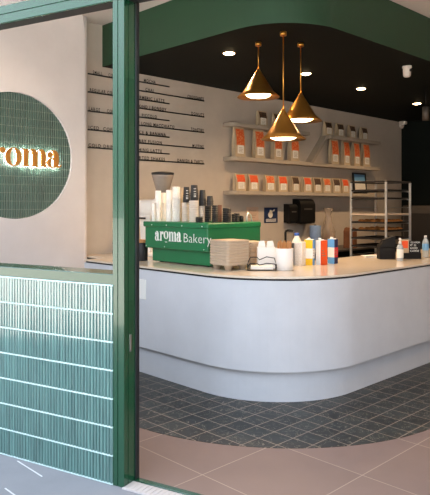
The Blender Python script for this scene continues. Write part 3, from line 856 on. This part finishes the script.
# ---- cup carriers of moulded pulp, stacked
def carrier_stack(loc, rz, size, n_, h, label):
    t = thing('carrier_stack', label, 'cup carriers', loc, rz, 'pulp cup carrier stacks on the counter')
    hs = size / 2; foot = .042; st = (h - foot) / n_
    def rr(s_, z, c_=.22):
        k_ = s_ * c_; pts = []
        for (sx, sy_) in ((1, 1), (-1, 1), (-1, -1), (1, -1)):
            a0 = {(1, 1): 0, (-1, 1): 90, (-1, -1): 180, (1, -1): 270}[(sx, sy_)]
            for i in range(5):
                a_ = radians(a0 + 22.5 * i); pts.append((sx * (s_ - k_) + k_ * cos(a_), sy_ * (s_ - k_) + k_ * sin(a_), z))
        return pts
    pr = None
    for i in range(n_):
        z = foot + i * st
        if pr is None:
            pr = MB().loft([rr(hs * .965, 0), rr(hs * .97, st * .35), rr(hs, st * .45), rr(hs, st * .85), rr(hs * .985, st * .95)]).build('carrier', 'pulp', t)
            pr.location.z = z
            mb = MB()
            for sx in (-1, 1):
                for sy_ in (-1, 1):
                    mb.at(T(sx * hs * .6, sy_ * hs * .6, -foot)).lathe([(hs * .20, 0), (hs * .30, foot * .95), (hs * .34, foot)], 14)
            mb.at(T(0, 0, -foot)).lathe([(hs * .12, .006), (hs * .16, foot)], 10)
            mb.build('cup_feet', 'pulp', pr)
        else:
            q = pr.copy(); COL.objects.link(q); q.parent = t; q.location.z = z
    return t
carrier_stack((-3.73, 3.83, ZT + .0005), radians(-6), .26, 9, .255, 'tall pulp cup carrier stack in front of the green machine')
carrier_stack((-3.775, 4.165, ZT + .0005), radians(-6), .205, 8, .225, 'shorter pulp cup carrier stack behind the tall one, beside the white box')

# ---- wire holder with paper bags
c = onz(262, 270.5, ZT); c += Vector((-.012, .012, 0))
WH = thing('wire_holder', 'black wire holder with a small pack of paper, front of the counter', 'holder', tuple(c), radians(42))
r_ = .0042
mb = MB()
L2, D2 = .118, .055
mb.tube([(-L2, -D2, .006), (L2, -D2, .006), (L2, D2, .006), (-L2, D2, .006)], r_, 8, True)
MB_side = mb
for s_ in (-1, 1):
    y = D2 * s_; hh = .105 if s_ > 0 else .062
    mb.tube([(-L2, y, .006), (-L2 - .004, y, hh * .5), (-L2 + .02, y, hh), (-L2 * .35, y, hh * 1.02), (-.02, y, hh * .8), (L2 * .35, y, hh * 1.05), (L2 - .01, y, hh * .95), (L2 + .004, y, hh * .5), (L2, y, .006)], r_)
for x in (-L2, L2):
    mb.tube([(x, -D2, .006), (x * 1.03, -D2 * .5, .05), (x * 1.03, D2 * .5, .05), (x, D2, .006)], r_)
mb.build('wire_frame', 'black_metal', WH)
pp = MB().box((-.095, -.042, 0), (.095, .045, .028), .002).build('paper_pack', 'paper_white', None, (c.x, c.y, ZT + .011), radians(42))
tag(pp, 'small pack of cream paper lying inside the black wire holder', 'paper')

# ---- white box with cream packets, white pot with stirrers
BX = onz(266.5, 269.6, ZT) + Vector((-.085, .09, 0))
bx = thing('white_box', 'white open box holding cream packets behind the wire holder', 'box', tuple(BX), radians(45.6))
mb = MB(); w2, d2, h2 = .078, .06, .185
mb.box((-w2, -d2, 0), (w2, d2, .006)); mb.box((-w2, -d2, .006), (w2, -d2 + .004, h2)); mb.box((-w2, d2 - .004, .006), (w2, d2, h2)); mb.box((-w2, -d2 + .004, .006), (-w2 + .004, d2 - .004, h2)); mb.box((w2 - .004, -d2 + .004, .006), (w2, d2 - .004, h2))
mb.build('body', 'carton_white', bx)
Rm = Matrix.Rotation(radians(45.6), 3, 'Z')
for i, (x, tilt) in enumerate(((-.036, -.1), (.038, .08))):
    pk = MB().loft([[(-.033, -.012, 0), (.033, -.012, 0), (.033, .012, 0), (-.033, .012, 0)], [(-.034, -.014, .19), (.030, -.014, .20), (.030, .014, .20), (-.034, .014, .19)], [(-.025, -.004, .232), (.020, -.004, .236), (.020, .004, .236), (-.025, .004, .232)]])
    o = pk.build('paper_packet', 'paper_white', None, tuple(BX + Rm @ Vector((x, -.018, .0065))), radians(45.6) + tilt)
    tag(o, 'cream paper packet in the white box, %s of two' % ('left' if i == 0 else 'right'), 'packet', 'packets in the white box')
PX_ = onz(285.2, 271, ZT) + Vector((-.072, .078, 0))
pot = MB().lathe([(.072, 0), (.076, .004), (.078, .182), (.074, .185), (.072, .182), (.070, .008), (.004, .008)], 32).build('stirrer_pot', 'carton_white', None, tuple(PX_))
tag(pot, 'white round pot full of wooden stirrers at the counter edge', 'pot')
for i in range(24):
    a_ = 2 * pi * i / 24; rr_ = .055 if i % 2 else .03
    o = MB().loft([[(-.004, -.0012, 0), (.004, -.0012, 0), (.004, .0012, 0), (-.004, .0012, 0)], [(-.007, -.002, .215), (.007, -.002, .215), (.007, .002, .215), (-.007, .002, .215)], [(-.004, -.002, .222 + .010 * (i % 3)), (.004, -.002, .222 + .010 * (i % 3)), (.004, .002, .222 + .010 * (i % 3)), (-.004, .002, .222 + .010 * (i % 3))]]).build(
        'stirrer', 'wood', None, (PX_.x + rr_ * cos(a_), PX_.y + rr_ * sin(a_), ZT + .0085), a_ + .6)
    tag(o, 'thin wooden stirrer standing in the white round pot', 'stirrer', 'stirrers in the white pot')

# ---- black menu stand, speckled box, milk bottle and cartons
def carton(px, py, rz, w_, d_, h_, mats, label, gable=False, back=.0):
    c = onz(px, py, ZT) + Vector((-.7, .7, 0)) * back
    t = thing('drink_carton', label, 'carton', tuple(c), rz, 'drink cartons in a row on the counter')
    hw_, hd_ = w_ / 2, d_ / 2
    mb = MB()
    bands = [0, .26, .66, 1.0]
    for i in range(3):
        z0, z1 = bands[i] * h_, bands[i + 1] * h_
        # left face (-Y) and right face (+X) carry their own colour bands
        mb.mi(mats[0][i]); mb.add([(-hw_, -hd_, z0), (hw_, -hd_, z0), (hw_, -hd_, z1), (-hw_, -hd_, z1)], [(0, 1, 2, 3)])
        mb.mi(mats[1][i]); mb.add([(hw_, -hd_, z0), (hw_, hd_, z0), (hw_, hd_, z1), (hw_, -hd_, z1)], [(0, 1, 2, 3)])
        mb.mi(0); mb.add([(hw_, hd_, z0), (-hw_, hd_, z0), (-hw_, hd_, z1), (hw_, hd_, z1)], [(0, 1, 2, 3)])
        mb.add([(-hw_, hd_, z0), (-hw_, -hd_, z0), (-hw_, -hd_, z1), (-hw_, hd_, z1)], [(0, 1, 2, 3)])
    mb.mi(0); mb.add([(-hw_, -hd_, 0), (hw_, -hd_, 0), (hw_, hd_, 0), (-hw_, hd_, 0)], [(3, 2, 1, 0)])
    mb.add([(-hw_, -hd_, h_), (hw_, -hd_, h_), (hw_, hd_, h_), (-hw_, hd_, h_)], [(0, 1, 2, 3)])
    mb.box((-hw_ * .9, -.002, h_), (hw_ * .9, .002, h_ + .008))
    mb.build('body', CM, t)
    MB().lathe([(.014, h_), (.014, h_ + .018), (.011, h_ + .02)], 14, (0, -hd_ * .5, 0)).build('cap', 'carton_white', t)
    m2 = MB()
    for k_ in range(3): m2.box((hw_, -hd_ * .5, h_ * (.36 + .1 * k_)), (hw_ + .001, hd_ * (.5 - .25 * k_), h_ * (.36 + .1 * k_) + .008))
    m2.build('printed_lines', 'label_ink', t)
    return t
CM = ['carton_white', 'yellow', 'sky_blue', 'orange_red', 'navy', 'red']
carton(309.5, 264.8, radians(20), .078, .066, .232, [(1, 0, 1), (2, 0, 2)], 'yellow and blue drink carton, leftmost of the row')
carton(321.5, 264.6, radians(-8), .062, .088, .228, [(0, 0, 0), (3, 3, 3)], 'white and orange-red drink carton, middle of the row')
carton(332.8, 263.4, radians(4), .072, .066, .232, [(2, 0, 2), (4, 5, 4)], 'blue and navy drink carton with red band, rightmost of the row')
c = onz(300, 265.5, ZT)
o = MB().box((-.045, -.04, 0), (.045, .04, .215), .003).build('biscuit_box', 'cup_print', None, tuple(c + Vector((-.03, .03, 0))), radians(10))
tag(o, 'cream speckled box between stirrer pot and yellow carton', 'box')
c = onz(295.5, 266, ZT)
o = MB().box((-.010, -.05, 0), (.010, .05, .205), .003).build('menu_holder', 'black_metal', None, tuple(c + Vector((-.05, .02, 0))), radians(25))
tag(o, 'black upright card holder right behind the white stirrer pot', 'holder')
c = onz(297.8, 262, ZT) + Vector((-.09, .10, 0))
MK = thing('milk_bottle', 'white milk bottle with blue cap standing behind the speckled box', 'bottle', tuple(c))
MB().lathe([(.045, 0), (.05, .008), (.05, .17), (.042, .205), (.024, .235), (.022, .25)], 24).build('body', 'paper_white', MK)
MB().lathe([(.022, .25), (.025, .252), (.025, .275), (.02, .278)], 18).build('cap', 'cup_blue', MK)

# ================================================================== ON THE RIGHT COUNTER
c = onz(388, 259.5, ZT)
BK = thing('black_box', 'black box with raised tilted lid on the counter before the rack', 'box', (c.x - .045, c.y + .045, ZT), radians(45.6))
MB().box((-.085, -.06, 0), (.080, .06, .125), .006).build('body', 'black_matte', BK)
MB().loft([[(-.085, -.058, .126), (.080, -.058, .126), (.080, .058, .126), (-.085, .058, .126)], [(-.04, -.03, .185), (.085, -.03, .228), (.085, .055, .228), (-.04, .055, .185)], [(-.04, -.03, .196), (.085, -.03, .240), (.085, .055, .240), (-.04, .055, .196)]]).build('lid', 'black_matte', BK)
c = onz(400.6, 261, ZT) + Vector((-.02, .025, 0))
PB = thing('pump_bottle', 'white pump bottle of sanitiser beside the black box', 'bottle', tuple(c))
MB().lathe([(.030, 0), (.033, .004), (.033, .13), (.024, .155), (.012, .165)], 22).build('body', 'bottle_clear', PB)
MB().lathe([(.0335, .03), (.0335, .115)], 22, cap=False).build('label_band', 'label_white', PB)
mb = MB().lathe([(.013, .165), (.013, .185), (.006, .188), (.006, .21), (.014, .212), (.014, .222), (.008, .226)], 16); mb.tube([(0, 0, .217), (.02, -.025, .217), (.026, -.032, .208)], .005)
mb.build('pump', 'carton_white', PB)
c = onz(411.5, 259.2, ZT) + Vector((-.02, .05, 0))
DS = thing('sign_holder', 'black tabletop sign with white lettering beside the pump bottle', 'sign', tuple(c), radians(45))
MB().box((-.115, -.03, 0), (.085, .03, .06), .003).build('base', 'black_matte', DS)
bd = MB().box((-.03, -.008, .06), (.085, .008, .185)).build('board', 'black_matte', DS)
mb = MB()
for i, s_ in enumerate(('YOU KNOW', 'IT IS', 'GOOD', 'COFFEE')):
    text_mb(mb, s_, (.10, .06, .075, .09)[i], .020, (-.022, -.008, .160 - .029 * i), (1, 0, 0), (0, 0, 1), .0015)
mb.build('lettering', 'white_vinyl', bd)
mb = MB().box((-.115, -.006, .06), (-.034, .006, .20)); mb.mi(1).box((-.105, -.0075, .11), (-.044, -.006, .185))
mb.build('orange_card', ['kraft', 'orange_red'], DS)
c = onz(426, 257.5, ZT) + Vector((-.02, .03, 0))
WB = thing('water_bottle', 'clear water bottle with blue label at the right edge of the counter', 'bottle', tuple(c))
MB().lathe([(.030, 0), (.034, .006), (.034, .15), (.028, .175), (.014, .20), (.013, .21)], 22).build('body', 'bottle_clear', WB)
MB().lathe([(.0345, .075), (.0345, .145)], 22, cap=False).build('label_band', 'bottle_blue', WB)
MB().lathe([(.0145, .21), (.0145, .228), (.012, .23)], 16).build('cap', 'carton_white', WB)
c = onz(373, 257.2, ZT)
for i in range(3):
    o = MB().box((-.10, -.06, 0), (.10, .06, .006), .002).build('paper_sheet', 'paper_white', None, (c.x - .01 * i, c.y + .01, ZT + .0004 + .0064 * i), radians(38 + 14 * i))
    tag(o, 'loose cream paper beside the black box, %s of the small pile' % ('bottom', 'middle', 'top')[i], 'paper', 'loose papers on the counter')

# ================================================================== BAKERY RACK
RX0, RX1, RY0, RY1 = -4.927, -4.37, 7.544, 8.207
RK = thing('bakery_rack', 'tall metal tray rack with four posts behind the counter', 'rack', ((RX0 + RX1) / 2, (RY0 + RY1) / 2, 0))
rx, ry = (RX1 - RX0) / 2, (RY1 - RY0) / 2
HT = 1.86
for x in (-rx, rx):
    for y in (-ry, ry):
        MB().box((x - .014, y - .014, .09), (x + .014, y + .014, HT), .003).build('post', 'bright_steel', RK)
        w_ = MB().at(T(x, y, .047) @ Matrix.Rotation(radians(90), 4, 'Y')).lathe([(.03, -.012), (.045, -.012), (.045, .012), (.03, .012)], 16).build('wheel', 'black_metal', RK)
mb = MB()
for y in (-ry, ry): mb.box((-rx, y - .016, HT - .004), (rx, y + .016, HT + .018), .003)
for x in (-rx, rx): mb.box((x - .016, -ry, HT - .004), (x + .016, ry, HT + .018), .003)
mb.build('top_frame', 'tray_dark', RK)
levels = [1.735 - .112 * i for i in range(11)]
for x in (-rx + .022, rx - .022):
    for z in levels:
        MB().box((x - .012, -ry + .014, z - .008), (x + .012, ry - .014, z), .001).build('runner', 'steel', RK)
def tray(z, m_, label):
    t = MB(); a, b_ = rx - .012, ry + .01
    t.box((-a, -b_, 0), (a, b_, .004))
    for (p, q) in (((-a, -b_, .004), (-a + .006, b_, .024)), ((a - .006, -b_, .004), (a, b_, .024)), ((-a + .006, -b_, .004), (a - .006, -b_ + .006, .024)), ((-a + .006, b_ - .006, .004), (a - .006, b_, .024))): t.box(p, q)
    o = t.build('baking_tray', m_, None, (RK.location.x, RK.location.y, z + .0006))
    return tag(o, label, 'tray', 'baking trays in the rack')
nm = {0: ('tray_dark', 'dark baking tray in the topmost slot of the rack'), 1: ('tray_dark', 'empty dark baking tray, second from the top of the rack'),
      3: ('tray_cream', 'cream coloured tray in the upper middle of the rack'), 4: ('tray_dark', 'dark tray of golden pastries just below the cream tray'), 5: ('tray_dark', 'dark tray of pastries, lower of the two laden ones'),
      6: ('tray_dark', 'dark tray below the pastry trays in the rack'), 7: ('tray_dark', 'lowest dark tray in the rack, level with the black box')}
for i, (m_, lb) in nm.items(): tray(levels[i], m_, lb)
def croissant(mb):
    pts = []; rad = []
    for i in range(9):
        a_ = radians(-70 + 140 * i / 8); pts.append((.055 * sin(a_), .045 * (1 - cos(a_)) - .01, .022)); rad.append((.010, .017, .022, .026, .027, .026, .022, .017, .010)[i] * (1.06 if i % 2 else .95))
    return mb.tube(pts, rad, 10)
cp = None
for lv, wd in ((4, 'upper'), (5, 'lower')):
    for ix in range(3):
        for iy in range(4):
            x = RK.location.x + (-.17 + .17 * ix) + random.uniform(-.01, .01); y = RK.location.y - .21 + .14 * iy
            loc = (x, y, levels[lv] + .0052); rz = random.uniform(-.5, .5)
            lb = 'golden croissant on the %s laden tray, %s row from the front, %s' % (wd, ordn[iy], ('left', 'middle', 'right')[ix])
            if cp is None:
                cp = croissant(MB()).build('croissant', 'pastry', None, loc, rz); tag(cp, lb, 'pastry', 'croissants on the %s laden tray' % wd)
            else:
                q = cp.copy(); COL.objects.link(q); q.location = loc; q.rotation_euler.z = rz; q['label'] = lb; q['group'] = 'croissants on the %s laden tray' % wd

# ================================================================== BACK BENCH AND WALL THINGS
# notices on the menu wall
def notice(px0, px1, y0, y1, m_, label, draw):
    a, b_ = onx(px0, y0, XW), onx(px1, y0, XW); zt = hgt((y0 + y0) / 2, XW, (a.y + b_.y) / 2); zb2 = hgt(y1, XW, (a.y + b_.y) / 2)
    yc_ = (a.y + b_.y) / 2
    t = thing('wall_notice', label, 'notice', (XW + .0005, yc_, zb2))
    MB().box((0, a.y - yc_, 0), (.004, b_.y - yc_, zt - zb2)).build('panel', m_, t)
    draw(t, b_.y - a.y, zt - zb2)
def d1(t, w_, h_):
    mb = MB()
    text_mb(mb, 'Please', w_ * .6, h_ * .14, (.0045, -w_ * .3, h_ * .68), (0, 1, 0), (0, 0, 1), .001)
    for k_ in range(3): mb.box((.004, -w_ * .36, h_ * (.46 - .12 * k_)), (.005, w_ * (.36 - .08 * k_), h_ * (.49 - .12 * k_)))
    mb.build('lettering', 'label_ink', t)
notice(246.3, 258.2, 207, 220.5, 'sign_pink', 'pale pink paper notice on the wall behind the machine', d1)
def d2(t, w_, h_):
    mb = MB()
    # hand held under a drop
    M_ = Matrix(((0, 0, 1, .004), (w_, 0, 0, -w_ / 2), (0, h_, 0, 0), (0, 0, 0, 1)))
    mb.at(M_).strip(ell(.46, .52, .17, .2, 0, 180, 12), ell(.46, .52, .17, .2, 0, -180, 12), .001)
    mb.strip([(.36, .62), (.42, .86)], [(.48, .60), (.50, .84)], .001)
    mb.strip([(.48, .62), (.54, .84)], [(.58, .58), (.62, .78)], .001)
    mb.strip([(.64, .80), (.74, .90)], [(.70, .72), (.80, .84)], .001)
    mb.at(Matrix.Identity(4))
    for k_ in range(3): mb.box((.004, -w_ * .38, h_ * (.22 - .07 * k_)), (.005, w_ * .38, h_ * (.255 - .07 * k_)))
    mb.build('hand_symbol', 'label_white', t)
notice(264, 277.4, 207.5, 222.8, 'sign_blue', 'dark blue hand-washing notice with white hand symbol', d2)
# dispensers
def dispenser(px0, px1, y0, y1, dep, label, curve):
    a, b_ = onx(px0, y0, XW + dep * .6), onx(px1, y0, XW + dep * .6); yc_ = (a.y + b_.y) / 2
    zt, zb2 = hgt(y0, XW + dep * .6, yc_), hgt(y1, XW + dep * .6, yc_)
    t = thing('paper_dispenser', label, 'dispenser', (XW + .0005, yc_, zb2))
    hw_ = (b_.y - a.y) / 2; h_ = zt - zb2
    prof = [(0, 0), (dep * .9, 0), (dep, h_ * .08), (dep, h_ * (1 - curve))] + [(dep - dep * .5 * (1 - cos(a_)), h_ * (1 - curve) + h_ * curve * sin(a_)) for a_ in [pi / 2 * i / 6 for i in range(1, 7)]] + [(0, h_)]
    mb = MB(); mb.loft([[(p[0], y, p[1]) for p in prof] for y in (-hw_, hw_)]); mb.build('housing', 'black_matte', t)
    MB().box((dep * .3, -hw_ * .7, -.012), (dep * .8, hw_ * .7, 0)).build('paper_slot', 'oven_steel', t)
    MB().box((dep, -hw_ * .55, h_ * .55), (dep + .004, hw_ * .55, h_ * .62)).build('latch', 'oven_steel', t)
dispenser(287.3, 295.6, 204, 222.6, .12, 'small black wall dispenser, left of the larger black one', .2)
dispenser(297.4, 312, 199, 223.2, .16, 'large black paper towel dispenser with curved top on the wall', .3)
# tap, towel roll, bread in clear bag, bread paper bag
c = onx(286, 245, -5.66)
FT = thing('black_tap', 'black square-arched tap on the back bench below the dispensers', 'tap', (-5.72, onx(285.5, 240, -5.72).y, ZB))
MB().lathe([(.03, 0), (.03, .012), (.022, .016)], 16).build('base', 'black_metal', FT)
z1 = hgt(230.5, -5.72, FT.location.y) - ZB
MB().tube([(0, 0, .01), (0, 0, z1 - .03), (.006, .006, z1 - .008), (.02, .02, z1), (.07, .06, z1), (.08, .07, z1 - .015)], .016, 12).build('spout', 'black_metal', FT)
c = onx(315.3, 243, -5.6)
TR = thing('towel_roll', 'upright roll of blue paper towel on the back bench', 'paper roll', (-5.6, c.y, ZB))
zt = hgt(225.5, -5.6, c.y) - ZB
MB().lathe([(.082, .001), (.084, .004), (.084, zt - .004), (.082, zt), (.022, zt), (.022, zt - .03)], 30).build('paper', 'roll_blue', TR)
MB().lathe([(.018, .0), (.018, zt + .012), (.010, zt + .014)], 14).build('core', 'black_metal', TR)
c = onx(345.5, 240, -5.5)
KB = MB(); KB.loft([[(-.09, -.07, 0), (.09, -.07, 0), (.09, .07, 0), (-.09, .07, 0)], [(-.085, -.075, .26), (.085, -.075, .25), (.085, .075, .26), (-.085, .075, .25)], [(-.075, -.05, .31), (.08, -.055, .32), (.08, .05, .30), (-.075, .05, .32)]])
o = KB.build('bread_bag', 'bread_paper', None, (-5.44, c.y + .04, ZB + .0005), .3); tag(o, 'brown paper bread bag on the back bench beside the rack', 'bag')
c = onx(338.5, 240, -5.55)
PBG = thing('plastic_bag', 'clear plastic bag of bread rolls gathered at the top on the back bench', 'bag', (-5.70, c.y - .06, ZB + .0005))
rings = []
for z, r_ in ((0, .085), (.02, .105), (.15, .11), (.26, .10), (.36, .075), (.46, .05), (.52, .042), (.58, .06), (.62, .075)):
    rings.append([(r_ * (1 + .12 * sin(5 * a_ + z * 20)) * cos(a_), r_ * (1 + .12 * sin(5 * a_ + z * 20)) * sin(a_), z) for a_ in [2 * pi * j / 30 for j in range(30)]])
MB().loft(rings, True).build('film', 'bag_film', PBG)
o = MB().lathe([(.02, 0), (.06, .008), (.075, .04), (.07, .08), (.04, .105), (.005, .112)], 20).build('bread_roll', 'bread_paper', None, (-5.70, c.y - .06, ZB + .006)); tag(o, 'brown bread roll at the bottom of the clear plastic bag', 'bread')
o = MB().lathe([(.02, 0), (.06, .008), (.072, .04), (.066, .075), (.04, .098), (.005, .104)], 20).build('bread_roll', 'bread_paper', None, (-5.70, c.y - .06, ZB + .1185)); tag(o, 'brown bread roll on top of another in the clear plastic bag', 'bread')
# oven cabinet and shelf by the back wall
OV = thing('oven_cabinet', 'dark steel oven cabinet standing against the dark back wall', 'oven', (-5.12, 10.3, 0))
MB().box((-.32, -.36, .003), (.33, .40, 1.53), .01).build('body', 'oven_steel', OV)
MB().box((-.28, -.372, .75), (.34, -.36, 1.40), .004).build('door', 'tray_dark', OV)
MB().box((.29, -.41, .85), (.31, -.39, 1.30), .003).build('handle', 'steel', OV)
BS = thing('wall_shelf', 'thin dark shelf on the back wall at the far right', 'shelf', (-3.6, YB, 1.5))
MB().box((-.72, -.30, 0), (1.1, -.001, .03)).build('board', 'tray_dark', BS)
for x in (-.5, .8): MB().box((x, -.26, -.14), (x + .02, -.001, 0)).build('bracket', 'black_metal', BS)
o = MB().box((-.075, 0, 0), (.075, .003, .16)).build('price_card', 'camera_white', None, (-4.03, YB - .303, 1.335)); tag(o, 'small white card fixed to the edge of the thin dark shelf', 'card')
o = MB().lathe([(.12, 0), (.14, .02), (.15, .25), (.12, .36), (.05, .39)], 20).build('orange_tub', 'orange_red', None, (-3.62, 10.3, .9)); tag(o, 'orange tub standing on the dark bench by the back wall', 'tub')
o = MB().box((-.40, -.35, .003), (.9, .40, .9), .006).build('back_cabinet', 'wall_dark', None, (-3.85, 10.34, 0)); tag(o, 'dark low cabinet against the back wall under the orange tub', 'cabinet')
